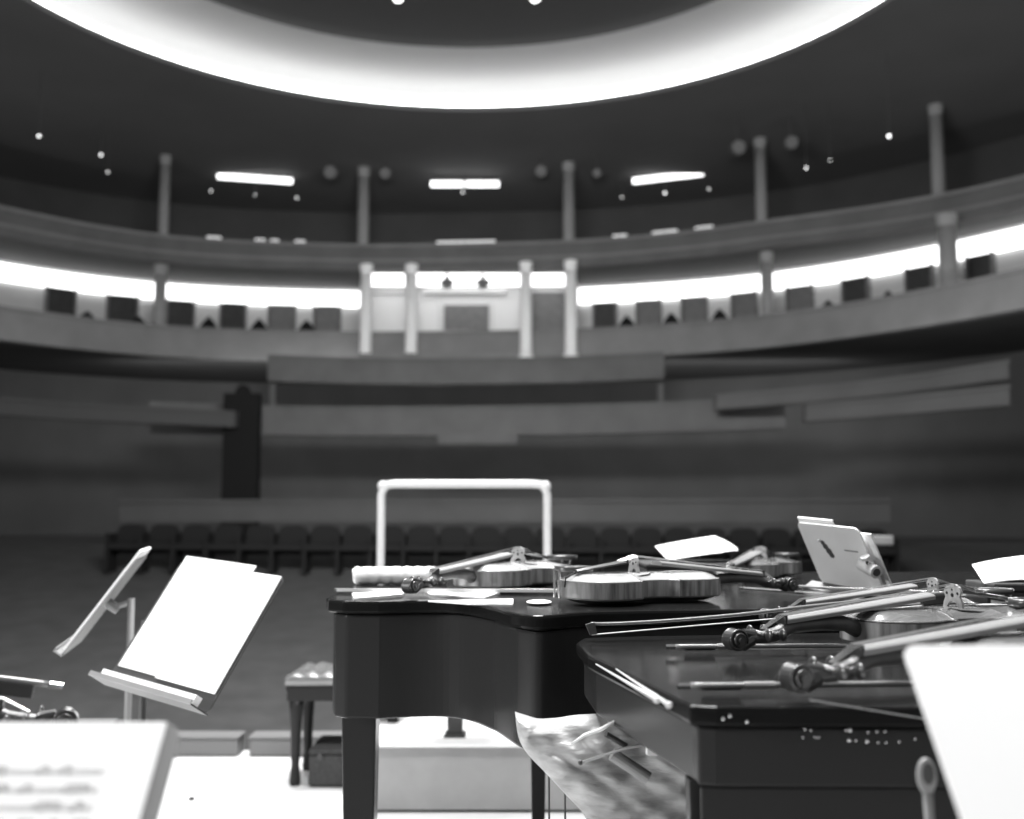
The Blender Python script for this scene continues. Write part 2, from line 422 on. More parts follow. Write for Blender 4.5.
obj('centre_panel', box(nb(), x0, x1, 27.0, 27.25, at(465,444,27.1).z, at(465,434,27.1).z), M_front2, dc_)
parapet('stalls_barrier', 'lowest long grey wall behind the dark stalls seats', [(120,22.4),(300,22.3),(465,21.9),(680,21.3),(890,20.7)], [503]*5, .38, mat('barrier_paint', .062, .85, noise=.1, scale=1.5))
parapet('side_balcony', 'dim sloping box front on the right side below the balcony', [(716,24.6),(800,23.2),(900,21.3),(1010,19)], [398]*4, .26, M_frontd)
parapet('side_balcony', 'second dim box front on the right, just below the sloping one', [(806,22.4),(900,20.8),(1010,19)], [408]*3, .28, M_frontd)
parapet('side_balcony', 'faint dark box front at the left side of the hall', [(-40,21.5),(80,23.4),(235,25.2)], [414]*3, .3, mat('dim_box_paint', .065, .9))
bm = nb(); x0 = at(228,400,26).x; x1 = at(263,400,26).x
box(bm, x0, x1, 25.6, 25.9, .62, at(465,395,26).z); ball(bm, Vector(((x0+x1)/2, 25.75, at(465,396,26).z)), .2, .15, .25)
tag(obj('dark_pillar', bm, M_seat), 'dark rounded pillar crossing the long grey balcony front on the left', 'pillar')
# posts at the ends of the mezzanine
for px, l in ((272,'thin grey post at the left end of the mezzanine'),(661,'thin grey post at the right end of the mezzanine')):
    p = at(px, 408, 28); tag(obj('mezzanine_post', lathe(nb(), p.x, 28.0, [(.08, zc(408,28)-.3), (.08, zc(385,28)), (.06, zc(384,28))], 12), M_front2), l, 'post', 'posts of the mezzanine')

# stalls seats: one row showing above the dark
def seat_bm(parts):
    pass
proto = None; k = 0
NS = 24
for i in range(NS):
    px = 132 + i * 32.2; D = 19.2 - .6*i/NS
    p = at(px, 524, D); fz = -1.15 + (D-9)/(22-9)*1.77
    lb = ('leftmost dark stalls seat' if i == 0 else 'rightmost dark stalls seat' if i == NS-1 else 'dark stalls seat back in the row below the lowest grey wall')
    if proto is None:
        s = proto = thing('theatre_seat', lb, 'seat', (p.x, D, fz), 'stalls seats in the visible row')
        w = .245; h = p.z - fz
        pr = [(-w, .3), (-w, h-.10), (-w*.8, h-.03), (-w*.4, h), (w*.4, h), (w*.8, h-.03), (w, h-.10), (w, .3)]
        obj('backrest', hexa(nb(), [(p.x+a, D, fz+z) for a, z in pr], [(p.x+a, D+.09, fz+z) for a, z in pr]), M_seat, s)
        obj('seat_cushion', box(nb(), p.x-w, p.x+w, D-.45, D, fz+.38, fz+.50), M_seat, s, bevel=.03)
        for sx in (-1, 1):
            obj('armrest', box(nb(), p.x+sx*(w+.03)-.03, p.x+sx*(w+.03)+.03, D-.42, D+.05, fz, fz+.66), M_seat, s)
    else:
        s = dup(proto, lb, (p.x, D, fz))

# tube lights, spots and bulbs
def tube_light(pxa, ya, pxb, yb, lb, parts=1):
    a, b_ = at(pxa, ya, 31.6), at(pxb, yb, 31.6)
    t = thing('tube_light', lb, 'light', tuple((a+b_)/2), 'hanging tube lights in the upper balcony')
    d = (b_-a)
    for i in range(parts):
        s0 = a + d*(i/parts + (.01 if i else 0)); s1 = a + d*((i+1)/parts - (.03 if i < parts-1 else 0))
        obj('tube', tube(nb(), [s0, s1], .085, 10), E_tube, t)
    u = Vector((0,0,.13)); obj('fitting', tube(nb(), [a+u, b_+u], .06, 6), M_hall, t)
    m_ = (a+b_)/2; obj('hanger', tube(nb(), [m_+u, Vector((m_.x, m_.y, CEIL))], .015, 6), M_hall, t)
tube_light(218, 176, 292, 181, 'left hanging tube light, tilted down to the right')
tube_light(431, 184, 499, 184, 'middle hanging tube light made of two tubes', 2)
tube_light(633, 181, 703, 173, 'right hanging tube light, tilted up to the right')
for px, py, r, l in ((330,172,.19,'faint round spotlight right of the left tube light'),(385,173,.16,'faint round spotlight just right of the upper column left of centre'),(541,171,.17,'faint round spotlight left of the upper column right of centre'),(597,173,.13,'very faint spotlight right of the upper column right of centre'),(739,147,.18,'faint spotlight left of the pair above the right tube light'),(792,142,.17,'faint spotlight right of the pair above the right tube light')):
    D = 30 if px < 650 else 26.5
    p = at(px, py, D); t = thing('spotlight', l, 'spotlight', tuple(p), 'spotlights under the ceiling')
    obj('housing', tube(nb(), [p+Vector((0,.35,.08)), p+Vector((0,.02,0))], r, 14), M_frontd, t, smooth=False)
    obj('lens', tube(nb(), [p+Vector((0,.02,0)), p+Vector((0,-.02,0))], r*.85, 14), E_dim, t)
    obj('bracket', tube(nb(), [p+Vector((0,.2,.08)), Vector((p.x, p.y+.2, CEIL))], .02, 6), M_hall, t)
for px, py, D, r, l in ((39,136,24,.045,'single bright bulb at the far upper left'),(101,155,27,.045,'bright bulb right of and below the far left one'),(108,172,27,.03,'dim bulb just under the second left bulb'),(211,191,32,.035,'small bulb under the left end of the left tube light'),(255,195,32,.025,'dim bulb under the middle of the left tube light'),(297,198,32,.035,'small bulb under the right end of the left tube light'),(622,197,32,.03,'dim bulb under the left end of the right tube light'),(665,193,32,.05,'bright bulb under the middle of the right tube light'),(709,189,32,.035,'small bulb under the right end of the right tube light'),(806,168,26,.04,'small bulb right of the upper column by the right tube light'),(830,160,26,.025,'dim bulb up and right of the small right bulb'),(889,136,23,.055,'single bright bulb at the upper right'),(463,192,32,.04,'small bulb under the middle tube light')):
    p = at(px, py, D); t = thing('ceiling_bulb', l, 'bulb', tuple(p), 'small bulbs under the ceiling')
    obj('bulb', ball(nb(), p, r*.6), E_dot, t, smooth=True)
    obj('cord', tube(nb(), [p+Vector((0,0,r)), Vector((p.x, p.y, CEIL))], .008, 5), M_hall, t)
for px, w, l in ((208,14,'dim shaded lamp on the upper rail, far left'),(255,10,'bright shaded lamp on the upper rail under the left tube light'),(296,10,'bright shaded lamp on the upper rail left of the upper column'),(270,8,'small dim shaded lamp between the two bright left rail lamps'),(465,60,'long low shaded lamp on the upper rail at the centre'),(622,14,'dim shaded lamp on the upper rail right of centre'),(668,26,'bright shaded lamp on the upper rail under the right tube light'),(708,18,'shaded lamp on the upper rail right of the right tube light')):
    BULGE[0] = 1.5; p, t_ = hall_px(px, .12); W_ = w/FPX*p.y/2; z = zt+.10
    t = thing('rail_lamp', l, 'lamp', (p.x, p.y, z), 'shaded lamps on the upper rail')
    a, b_ = p - t_*W_ + Vector((0,0,z+.07)), p + t_*W_ + Vector((0,0,z+.07))
    obj('glass', tube(nb(), [a, b_], .045, 8), E_half, t)
    obj('foot', box(nb(), p.x-.05, p.x+.05, p.y-.04, p.y+.04, z, z+.05), M_hall, t)
for px, l in ((398,'dim lamp at the left of the dome centre'),(535,'dim lamp at the right of the dome centre')):
    p = at(px, -1, 22.5); t = thing('dome_lamp', l, 'light', tuple(p), 'lamps in the dome')
    obj('bulb', ball(nb(), Vector((p.x, p.y, p.z)), .10, .10, .06), E_dot, t)
    obj('stem', tube(nb(), [p, Vector((p.x, p.y, 12.2))], .02, 6), M_hall, t)

# stage edge strips
for (a, c), l in zip(((100,241),(252,372)), ('low grey box on the stage edge, left of the gap','low grey box on the stage edge behind the tufted stool')):
    x0, x1 = at(a, 740, 5.66).x, at(c, 740, 5.66).x
    t = thing('stage_edge_box', l, 'box', ((x0+x1)/2, 5.66, 0), 'low boxes on the stage edge')
    obj('body', box(nb(), x0, x1, 5.6, 5.74, 0, .085), mat('edge_box_paint', .16, .7), t, bevel=.012)
    obj('cover', box(nb(), x0-.005, x1+.005, 5.595, 5.745, .085, .10), mat('edge_box_paint', .16, .7), t, bevel=.006)

# =================================================================== PODIUM AND RAIL
pd = thing('conductor_podium', 'low grey podium with a bright top behind the piano legs', 'podium', (-.15, 5.1, 0))
obj('platform', box(nb(), -.66, .40, 4.56, 5.66, 0.012, .262), M_podium, pd, bevel=.004)
obj('top_board', box(nb(), -.675, .415, 4.54, 5.68, .262, .275), M_podtop, pd, bevel=.006, label='bright white top of the podium')
obj('plinth', box(nb(), -.65, .39, 4.58, 5.64, 0, .012), M_black, pd)
rl = thing('podium_rail', 'white tubular guard rail rising from the back of the podium', 'rail', (-.25, 5.55, .275))
pl, pr_ = at(381.5, 484, 5.5), at(547, 484, 5.5)
zt_ = pl.z; c = .05
path = [(pl.x, 5.5, .275), (pl.x, 5.5, zt_-c), (pl.x+.012, 5.5, zt_-.02), (pl.x+.035, 5.5, zt_-.003)]
path += [(pl.x+c+.02, 5.5, zt_), (pr_.x-c-.02, 5.5, zt_)]
path += [(pr_.x-.035, 5.5, zt_-.003), (pr_.x-.012, 5.5, zt_-.02), (pr_.x, 5.5, zt_-c), (pr_.x, 5.5, .275)]
obj('rail_tube', tube(nb(), path, .020, 14), M_white, rl, smooth=True)
for x in (pl.x, pr_.x): obj('flange', lathe(nb(), x, 5.5, [(.05,.275),(.05,.285),(.025,.29)], 16), M_white, rl)
for x in (pl.x, pr_.x): obj('elbow', ball(nb(), Vector((x + (.008 if x == pl.x else -.008), 5.5, zt_-.012)), .028, .026, .028), M_white, rl, smooth=True)

cs = thing('conductor_stand', 'black column of the conductor stand on the podium, seen under the piano', 'stand', at(455, 738, 4.7).to_tuple()[:2] + (.275,))
cx = at(455, 738, 4.7).x
obj('column', frustum(nb(), (cx, 4.72, .285), .064, (cx, 4.72, .80), .074), M_black, cs)
obj('foot', box(nb(), cx-.045, cx+.045, 4.66, 4.78, .275, .285), M_black, cs)
obj('desk', box(nb(), cx-.20, cx+.20, 4.6, 4.85, .80, .82), M_black, cs)

# =================================================================== PIANOS
def smooth_poly(pts): return pts
# far piano A
A_Z = 1.0
tail = catmull([(-.30,2.50,0),(-.15,2.52,0),(-.06,2.38,0),(.0,2.20,0),(.06,2.14,0),(.20,2.24,0),(.62,2.29,0)], 12)
Aout = [(-.40,3.70),(-.435,3.6),(-.437,2.62),(-.42,2.54),(-.38,2.505)] + [(p.x,p.y) for p in tail] + [(.86,2.56),(1.06,2.80),(1.25,2.86),(2.3,2.88),(2.3,3.80),(.5,3.80),(-.1,3.78)]
def inset(poly, d):
    c = Vector((sum(p[0] for p in poly)/len(poly), sum(p[1] for p in poly)/len(poly)))
    n = len(poly); out = []
    for i in range(n):
        a, b_, c_ = Vector(poly[i-1]), Vector(poly[i]), Vector(poly[(i+1) % n])
        t = (c_-a).normalized(); out.append((b_.x - t.y*d, b_.y + t.x*d))
    return out
pa = thing('grand_piano', 'black grand piano with closed lid under the three farther violins', 'piano', (.5, 3.1, 0), 'grand pianos')
obj('case', prism(nb(), inset(Aout, .018), .737, .968), M_piano, pa, bevel=.006)
obj('lid', prism(nb(), Aout, .972, A_Z), M_pianotop, pa, bevel=.006)
obj('lid_seam', prism(nb(), inset(Aout, .03), .966, .974), M_black, pa)
obj('leg', frustum(nb(), (-.355, 2.68, .06), .056, (-.36, 2.68, .737), .082), M_piano, pa, bevel=.004)
obj('leg', frustum(nb(), (.073, 3.2, .06), .028, (.075, 3.2, .737), .048), M_piano, pa, bevel=.003)
obj('leg', frustum(nb(), (2.1, 3.4, .06), .056, (2.1, 3.4, .737), .085), M_piano, pa, bevel=.004)
for lx, ly in ((-.355,2.68),(.073,3.2),(2.1,3.4)):
    bm = nb(); tube(bm, [(lx-.012,ly,.03),(lx+.012,ly,.03)], .03, 14); box(bm, lx-.015, lx+.015, ly-.015, ly+.015, .04, .062)
    obj('caster', bm, M_chrome, pa)
# near piano B
B_Z = .96
P = [atz(588,655,B_Z), atz(690,705,B_Z)]
bx0, by0 = P[0].x, P[0].y; bx1, by1 = P[1].x, P[1].y
Bout = [(.135,2.12),(.118,2.05),(bx0,by0),(bx1-.006,by1+.03),(bx1,by1),(bx1+.03,by1-.012),(1.0,by1-.03),(2.8,by1-.05),(2.8,2.78),(1.25,2.78),(1.12,2.72),(.93,2.50),(.70,2.22),(.25,2.15)]
pb = thing('grand_piano', 'nearer black grand piano carrying the three nearest violins and long bows', 'piano', (1.2, 1.9, 0), 'grand pianos')
obj('lid', prism(nb(), Bout, B_Z-.025, B_Z), M_pianotop, pb, bevel=.006)
obj('rim', prism(nb(), inset(Bout, .014), .862, B_Z-.027), M_piano, pb, bevel=.004)
low = [(bx1+.012, by1+.008), (2.78, by1-.03), (2.78, 2.74), (1.25, 2.74), (.95,2.46), (.72, 2.18), (bx1+.15, 2.1)]
obj('case', prism(nb(), low, .62, .862), M_piano, pb, bevel=.004)
obj('leg', frustum(nb(), (bx1+.03, by1+.05, .05), .03, (bx1+.02, by1+.05, .862), .034), M_piano, pb)
for lx, ly in ((2.6,1.5),(2.5,2.6)): obj('leg', frustum(nb(), (lx, ly, .0), .056, (lx, ly, .62), .085), M_piano, pb)
# small chrome dots standing in for reflected glints on the near case
hz = []
for (px, yy) in [(724,720),(731,717),(748,723),(806,730),(812,731),(816,738)] + [(847,731),(851,731),(850,741),(857,741),(869,733),(868,742),(878,732),(879,743),(886,732),(887,743),(900,742),(916,739),(804,738),(820,738)]:
    p = at(px, yy, by1-.022); hz.append((p, .0028 if px in (731,724,748,850,851,868) else .0018))
for p, r in hz:
    obj('glint_dot', ball(nb(), Vector((p.x, by1-.013-.02*(p.x-bx1)/1.0, p.z)), r, .003, r, 8), M_chrome, pb)

# =================================================================== VIOLIN PROTOTYPE (scroll tip at x=0, tail at x=.59)
BX = .235
half = [[(0,.0),(.002,.018),(.010,.046),(.028,.068),(.055,.0815),(.080,.0835),(.105,.078),(.122,.071),(.133,.078)],
        [(.133,.078),(.146,.062),(.165,.0555),(.185,.0555),(.205,.062),(.222,.080),(.229,.093)],
        [(.229,.093),(.243,.092),(.262,.100),(.285,.1035),(.310,.099),(.332,.083),(.347,.055),(.354,.022),(.355,.0)]]
hs = []
for s in half:
    c = catmull([(a, b_, 0) for a, b_ in s], 4); hs += [(p.x, max(p.y, 0)) for p in c][:-1]
hs.append((.355, 0))
OUT = [(BX+x, y) for x, y in hs] + [(BX+x, -y) for x, y in hs[-2:0:-1]]
def offs(o, d):
    n = len(o); r = []
    for i in range(n):
        a, b_ = Vector(o[i-1]), Vector(o[(i+1) % n]); t = (b_-a)
        t = t.normalized() if t.length else Vector((1, 0)); nn = Vector((t.y, -t.x))
        r.append((o[i][0]-nn.x*d, o[i][1]-nn.y*d))
    return r
def plate(o, z0, th, arch, sgn):
    bm = nb(); S = [1, .93, .84, .7, .5, .25]
    H = [0, .0, .18, .52, .85, .98]
    rings = [[bm.verts.new((x, y, z0)) for x, y in o]]
    for s, h in zip(S, H):
        R = []
        for x, y in o:
            cx = min(max(x, BX+.05), BX+.30); R.append(bm.verts.new((cx+(x-cx)*s, y*s, z0+sgn*(th+arch*h))))
        rings.append(R)
    n = len(o)
    for A, B in zip(rings, rings[1:]):
        for k in range(n): bm.faces.new([A[k], A[(k+1)%n], B[(k+1)%n], B[k]])
    bm.faces.new(rings[0][::-1])
    # close the middle strip
    last = rings[-1]; m_ = [bm.verts.new((min(max(x, BX+.05), BX+.30), 0, z0+sgn*(th+arch))) for x, y in o]
    for k in range(n):
        try: bm.faces.new([last[k], last[(k+1)%n], m_[(k+1)%n], m_[k]])
        except ValueError: pass
    bmesh.ops.remove_doubles(bm, verts=bm.verts[:], dist=1e-5)
    return bm
def violin(label, top_mat, rest=True):
    v = thing('violin', label, 'violin', (0,0,0), 'violins lying on the pianos')
    big = offs(OUT, -.0025); small = offs(OUT, .0)
    obj('back_plate', plate(big, .015, .003, .011, -1), M_neck, v, smooth=False)
    bm = nb(); a = [bm.verts.new((x, y, .015)) for x, y in small]; b_ = [bm.verts.new((x, y, .046)) for x, y in small]; n = len(a)
    for k in range(n): bm.faces.new([a[k], a[(k+1)%n], b_[(k+1)%n], b_[k]])
    obj('ribs', bm, M_rib, v)
    obj('top_plate', plate(big, .046, .003, .013, 1), top_mat, v, smooth=True)
    # f-holes
    for s in (-1, 1):
        bm = nb()
        fh = catmull([(BX+.160, s*.026, 0),(BX+.166, s*.021, 0),(BX+.172, s*.026, 0),(BX+.180, s*.033, 0),(BX+.200, s*.039, 0),(BX+.220, s*.046, 0),(BX+.229, s*.052, 0),(BX+.234, s*.047, 0),(BX+.229, s*.043, 0)], 4)
        pts = []
        for p in fh:
            s_ = min(1, abs(p.y)/.060); z = .0495+.013*(1-s_**1.6)*.98
            pts.append((p.x, p.y, z+.0006))
        tube(bm, pts, [.0018]*len(pts), 6); obj('f_hole', bm, M_ebony, v)
    # neck with pegbox
    bm = nb()
    path = [(.048,0,.030),(.070,0,.031),(.095,0,.036),(.105,0,.041),(.125,0,.046),(.170,0,.048),(.215,0,.047),(.236,0,.040)]
    rr = [.009,.0105,.012,.0125,.0115,.0120,.0130,.016]
    rings = []
    for (x, y, z), r in zip(path, rr):
        rings.append([bm.verts.new((x, r*math.cos(2*PI*k/12), z + r*.9*math.sin(2*PI*k/12) - r*.3)) for k in range(12)])
    for A, B in zip(rings, rings[1:]):
        for k in range(12): bm.faces.new([A[k], A[(k+1)%12], B[(k+1)%12], B[k]])
    bm.faces.new(rings[0]); bm.faces.new(rings[-1])
    obj('neck', bm, M_neck, v, smooth=True)
    # scroll: drum with a raised spiral on each side
    bm = nb(); c = Vector((.022, 0, .026))
    tube(bm, [c+Vector((0,-.009,0)), c+Vector((0,.009,0))], .0155, 20)
    tube(bm, [c+Vector((0,-.014,0)), c+Vector((0,.014,0))], .0095, 16)
    tube(bm, [c+Vector((0,-.019,0)), c+Vector((0,.019,0))], .0042, 12)
    tube(bm, [(.050,0,.026),(.034,0,.016)], [.010,.008], 10)
    tube(bm, [(.055,0,.032),(.036,0,.036)], [.008,.006], 10)
    sc = obj('scroll', bm, M_ebonyb, v)
    for s in (-1, 1):
        sp = [c + Vector(((.0165-.0095*k/30)*math.cos(-.3+k*.36), s*(.0085+.006*k/30), (.0165-.0095*k/30)*math.sin(-.3+k*.36))) for k in range(31)]
        obj('spiral', tube(nb(), sp, .0019, 6), M_ebonyb, sc, smooth=True)
    # pegs
    for i, x in enumerate((.058,.070,.082,.094)):
        s = 1 if i % 2 else -1
        bm = nb(); tube(bm, [(x, -s*.012, .034), (x, s*.018, .034), (x, s*.024, .034)], [.003,.0032,.0045], 8)
        ball(bm, Vector((x, s*.033, .034)), .0035, .009, .009); obj('peg', bm, M_ebonyb, v, smooth=True)
    # fingerboard
    bm = nb(); fb = []
    for x, z, w in ((.105,.052,.012),(.24,.066,.017),(.375,.081,.021)):
        R = [bm.verts.new((x, w*math.cos(a), z + .0045*math.sin(a))) for a in [PI*k/8 for k in range(9)]]
        R += [bm.verts.new((x, -w, z-.005)), bm.verts.new((x, w, z-.005))]
        fb.append(R)
    for A, B in zip(fb, fb[1:]):
        for k in range(11): bm.faces.new([A[k], A[(k+1)%11], B[(k+1)%11], B[k]])
    bm.faces.new(fb[0]); bm.faces.new(fb[-1]); obj('fingerboard', bm, M_fb, v, smooth=False)
    obj('nut', box(nb(), .102, .106, -.012, .012, .046, .059), M_ebony, v)
    # bridge
    X = .43; pr = [(-.021,.0605),(-.012,.0605),(-.010,.066),(-.004,.070),(.004,.070),(.010,.066),(.012,.0605),(.021,.0605),(.019,.069),(.015,.077),(.0185,.086),(.015,.092),(.006,.0975),(-.006,.0975),(-.015,.0925),(-.0185,.086),(-.015,.077),(-.019,.069)]
    br = obj('bridge', hexa(nb(), [(X-.0022,y,z) for y, z in pr], [(X+.0022,y,z) for y, z in pr]), M_bridge, v)
    for y, z, r in ((0,.080,.0032),(-.0115,.083,.0022),(.0115,.083,.0022),(0,.0885,.0018)):
        obj('cutout', tube(nb(), [(X-.0027,y,z),(X+.0027,y,z)], r, 10), M_ebony, br)
    # tailpiece
    bm = nb(); tp = [(.458,.0205,.084),(.470,.0215,.083),(.54,.013,.072),(.568,.010,.067)]
    rg = [[bm.verts.new((x,-w,z-.003)), bm.verts.new((x,-w,z)), bm.verts.new((x,0,z+.003)), bm.verts.new((x,w,z)), bm.verts.new((x,w,z-.003))] for x, w, z in tp]
    for A, B in zip(rg, rg[1:]):
        for k in range(5): bm.faces.new([A[k], A[(k+1)%5], B[(k+1)%5], B[k]])
    bm.faces.new(rg[0]); bm.faces.new(rg[-1]); obj('tailpiece', bm, M_ebonyb, v)
    obj('tail_gut', tube(nb(), [(.566,0,.066),(.592,0,.053),(.594,0,.035)], .0018, 6), M_ebony, v)
    for i in range(4):
        y0 = (-.0075+.005*i); y1 = (-.0165+.011*i); z1 = .0985-abs(i-1.5)*.0022
        s_ = obj('string', tube(nb(), [(.07,y0*.6,.040),(.104,y0,.0595),(X,y1,z1),(.464,y0*1.6,.086)], .00062, 5), M_string, v)
    # chin rest
    bm = nb(); rg = []
    for k in range(16):
        a = 2*PI*k/16; rg.append((.545+.042*math.cos(a), -.052+.036*math.sin(a)))
    lo = [bm.verts.new((x,y,.064)) for x, y in rg]; hi = [bm.verts.new((x,y,.075)) for x, y in rg]
    mi = [bm.verts.new((.545+(x-.545)*.8, -.052+(y+.052)*.8, .0745)) for x, y in rg]; ce = [bm.verts.new((.545+(x-.545)*.4, -.052+(y+.052)*.4, .068)) for x, y in rg]
    for A, B in ((lo,hi),(hi,mi),(mi,ce)):
        for k in range(16): bm.faces.new([A[k],A[(k+1)%16],B[(k+1)%16],B[k]])
    bm.faces.new(lo[::-1]); bm.faces.new(ce)
    cr = obj('chin_rest', bm, M_ebonyb, v, smooth=True)
    for y in (-.045,-.022): obj('clamp', tube(nb(), [(.5945,y,.012),(.5945,y,.066)], .0025, 8), M_chrome, cr)
    return v
def put(v, scroll_xy, tail_xy, z, scale=1.0, roll=0):
    a = Vector(scroll_xy); b_ = Vector(tail_xy); d = b_-a
    v.location = (a.x, a.y, z); v.rotation_euler = (roll, 0, math.atan2(d.y, d.x)); v.scale = (scale,)*3
v1 = violin('bright-topped violin at the left end of the far piano, scroll pointing left', M_spruce)
put(v1, (-.248, 2.54), (.078, 3.035), A_Z, 1.12)
v2 = dup(v1, 'large bright-topped violin in the middle, scroll pointing right'); put(v2, (.685, 2.66), (.112, 2.395), A_Z, 1.06)
v4d = violin('dark violin with a pale bridge behind the right-hand bows', M_spruce2)
put(v4d, (.50, 2.27), (1.06, 2.45), B_Z, 1.0)
v3 = dup(v4d, 'farthest violin, behind the middle one and left of the tilted pale desk'); put(v3, (.565, 3.02), (.845, 3.56), A_Z, 1.0)
v5 = dup(v4d, 'dark violin in the middle of the near piano, scroll beside the long bow tips'); put(v5, (.340, 1.81), (.96, 2.055), B_Z, 1.12)
v6 = dup(v4d, 'nearest dark violin, scroll foremost, body behind the blank white sheet'); put(v6, (.330, 1.385), (.945, 1.625), B_Z, 1.13)
v7 = dup(v1, 'pale violin lying at the lower left picture edge behind the printed music'); put(v7, at(84, 712, 1.55).to_tuple()[:2], (at(84,712,1.55).x-.5, 1.40), .885)

# side table under the left violin
tb = thing('side_table', 'black side table under the violin at the left picture edge', 'table', (-.85, 1.55, 0))
obj('table_top', box(nb(), -1.35, -.60, 1.30, 1.72, .865, .883), M_black, tb, bevel=.003)
for x in (-1.31, -.64):
    for y in (1.34, 1.68): obj('leg', tube(nb(), [(x,y,0),(x,y,.866)], .012, 8), M_black, tb)

# =================================================================== BOWS (prototype along +x, hair down)
def bow(label):
    b_ = thing('violin_bow', label, 'bow', (0,0,0), 'bows lying among the violins')
    pts = catmull([(0,0,.012),(.10,0,.0125),(.30,0,.0095),(.45,0,.0055),(.60,0,.006),(.70,0,.0095),(.735,0,.013)], 4)
    r = [.0042-.0014*i/len(pts) for i in range(len(pts))]
    obj('stick', tube(nb(), pts, r, 8), M_stick, b_, smooth=True)
    obj('frog', prism(nb(), [(.018,-.006),(.068,-.006),(.068,.006),(.018,.006)], -.008, .010), M_ebony, b_, bevel=.002)
    obj('screw', tube(nb(), [(-.016,0,.012),(.002,0,.012)], .0042, 8), M_chrome, b_)
    obj('head', hexa(nb(), [(.725,-.003,-.007),(.738,-.003,-.008),(.745,-.003,.012),(.728,-.003,.015)], [(.725,.003,-.007),(.738,.003,-.008),(.745,.003,.012),(.728,.003,.015)]), M_neck, b_)
    obj('hair', box(nb(), .066, .735, -.004, .004, -.0085, -.0072), M_hair, b_)
    obj('grip', tube(nb(), [(.070,0,.0125),(.11,0,.0127)], .0048, 8), M_string, b_)
    return b_
def putbow(b_, p0, p1, roll=0, L=.745):
    p0, p1 = Vector(p0), Vector(p1); d = (p1-p0).normalized()
    y = Vector((0,0,1)).cross(d).normalized(); z = d.cross(y)
    m = Matrix((d, y, z)).transposed() @ Matrix.Rotation(roll, 3, 'X')
    b_.rotation_euler = m.to_euler(); b_.location = p0; 
hb = .012
q = lambda px, py, z: atz(px, py, z)
bw1 = bow('long bow on the near piano, tip at the left, above the two scrolls')
def dirbow(b_, tip, other, L=.745):
    """tip point fixed, screw towards other"""
    d = (other - tip).normalized(); putbow(b_, tip + d*L, tip, 0)
dirbow(bw1, at(586,631,2.06), at(815,611,2.14))
b2 = dup(bw1, 'bow lying behind the scroll of the middle dark violin'); putbow(b2, q(674,647,B_Z+.012), q(870,646,B_Z+.012), PI/2*.9)
b3 = dup(bw1, 'nearest bow, lying behind the foremost violin scroll'); putbow(b3, q(688,686,B_Z+.012), q(905,684,B_Z+.012), PI/2*.9)
b5 = dup(bw1, 'bow just in front of the rolled white cloth'); putbow(b5, (.305, 2.69, A_Z+.010), (-.44, 2.73, A_Z+.010), PI/2)
for (xa, ya), (xb, yb), l in (((664,705),(612,669),'thick pale tapering stick on the slanting left edge of the near piano'),((652,700),(592,664),'thin pale tapering stick left of the thick one on the near piano edge')):
    a, b_ = q(xa, ya, B_Z+.006)+Vector((.006,0,0)), q(xb, yb, B_Z+.005)+Vector((.006,0,0)); big = 'thick' in l
    t = thing('baton', l, 'baton', (a.x, a.y, B_Z), 'pale sticks on the near piano edge')  # added pale sticks standing in for bright lines on the lid edge
    obj('shaft', tube(nb(), [a, a.lerp(b_, .4), b_], [.0028, .0018, .0008] if big else [.0011, .0009, .0006], 8), M_white, t, smooth=True)
    obj('highlight_end', ball(nb(), a, .0042 if big else .002), M_white, t, smooth=True)
obj('pale_line', tube(nb(), [at(810,700,1.308), at(868,709.5,1.306), at(925,719,1.304)], .0009, 6), M_deskgrey, pb)  # thin grey tube added to draw a pale line on the front edge
b8 = dup(bw1, 'bow crossing behind the middle violin towards the tilted desk'); dirbow(b8, q(738,584,A_Z+.012), q(850,592,A_Z+.012))
pv = q(20, 694, .98)
b7 = dup(bw1, 'bow on the violin at the lower left picture edge'); putbow(b7, at(48,694,1.50), at(-60,681,1.46), 0)

# =================================================================== CLOTH, BOOKLET, PAPERS ON THE FAR PIANO
def roll_cloth():
    a, b_ = q(352, 575, A_Z+.02), q(425, 575, A_Z+.02)
    bm = nb(); N = 26; path = []; rad = []
    A_ = Vector((-.47+.02, 3.0, A_Z+.022)); 
    A_ = at(353, 571, 3.08); B_ = at(448, 572, 3.10)
    for i in range(N):
        t = i/(N-1); p = A_.lerp(B_, t); p.z = A_Z+.0255+.001*math.sin(i*1.9); path.append(p)
        rad.append((.024+.0012*math.sin(i*2.3)) * (0.75 if i in (0, N-1) else 1))
    tube(bm, path, rad, 16); return bm
tag(obj('rolled_cloth', roll_cloth(), M_cloth, smooth=True), 'rolled white cloth at the left end of the far piano', 'cloth')
bm = nb(); a, b_ = q(333,592,A_Z), q(478,593,A_Z)
pts = [q(352,593,A_Z+.006), q(380,591.5,A_Z+.006), q(405,591,A_Z+.006), q(402,594,A_Z+.006), q(375,596.5,A_Z+.006), q(354,598,A_Z+.006)]
prism(bm, [(p.x,p.y) for p in pts], A_Z, A_Z+.006)
tag(obj('folded_cloth', bm, M_cloth), 'flat folded white cloth left of the left violin scroll', 'cloth')
bm = nb(); pts = [q(424,590,A_Z+.004), q(452,590,A_Z+.004), q(500,592,A_Z+.004), q(484,597.5,A_Z+.004), q(430,594,A_Z+.004)]
prism(bm, [(p.x,p.y) for p in pts], A_Z, A_Z+.004); tag(obj('folded_paper', bm, M_paper), 'folded white paper lying in front of the left violin body', 'paper')
bm = nb(); c = q(539,602,A_Z+.004)
ball(bm, c, .028, .05, .004, 14); tag(obj('rosin_cloth', bm, M_cloth), 'small white oval patch of cloth at the piano edge', 'cloth')
bm = nb(); pts = [q(428,602,A_Z), q(513,600,A_Z), q(513,605.5,A_Z), q(470,605,A_Z)]
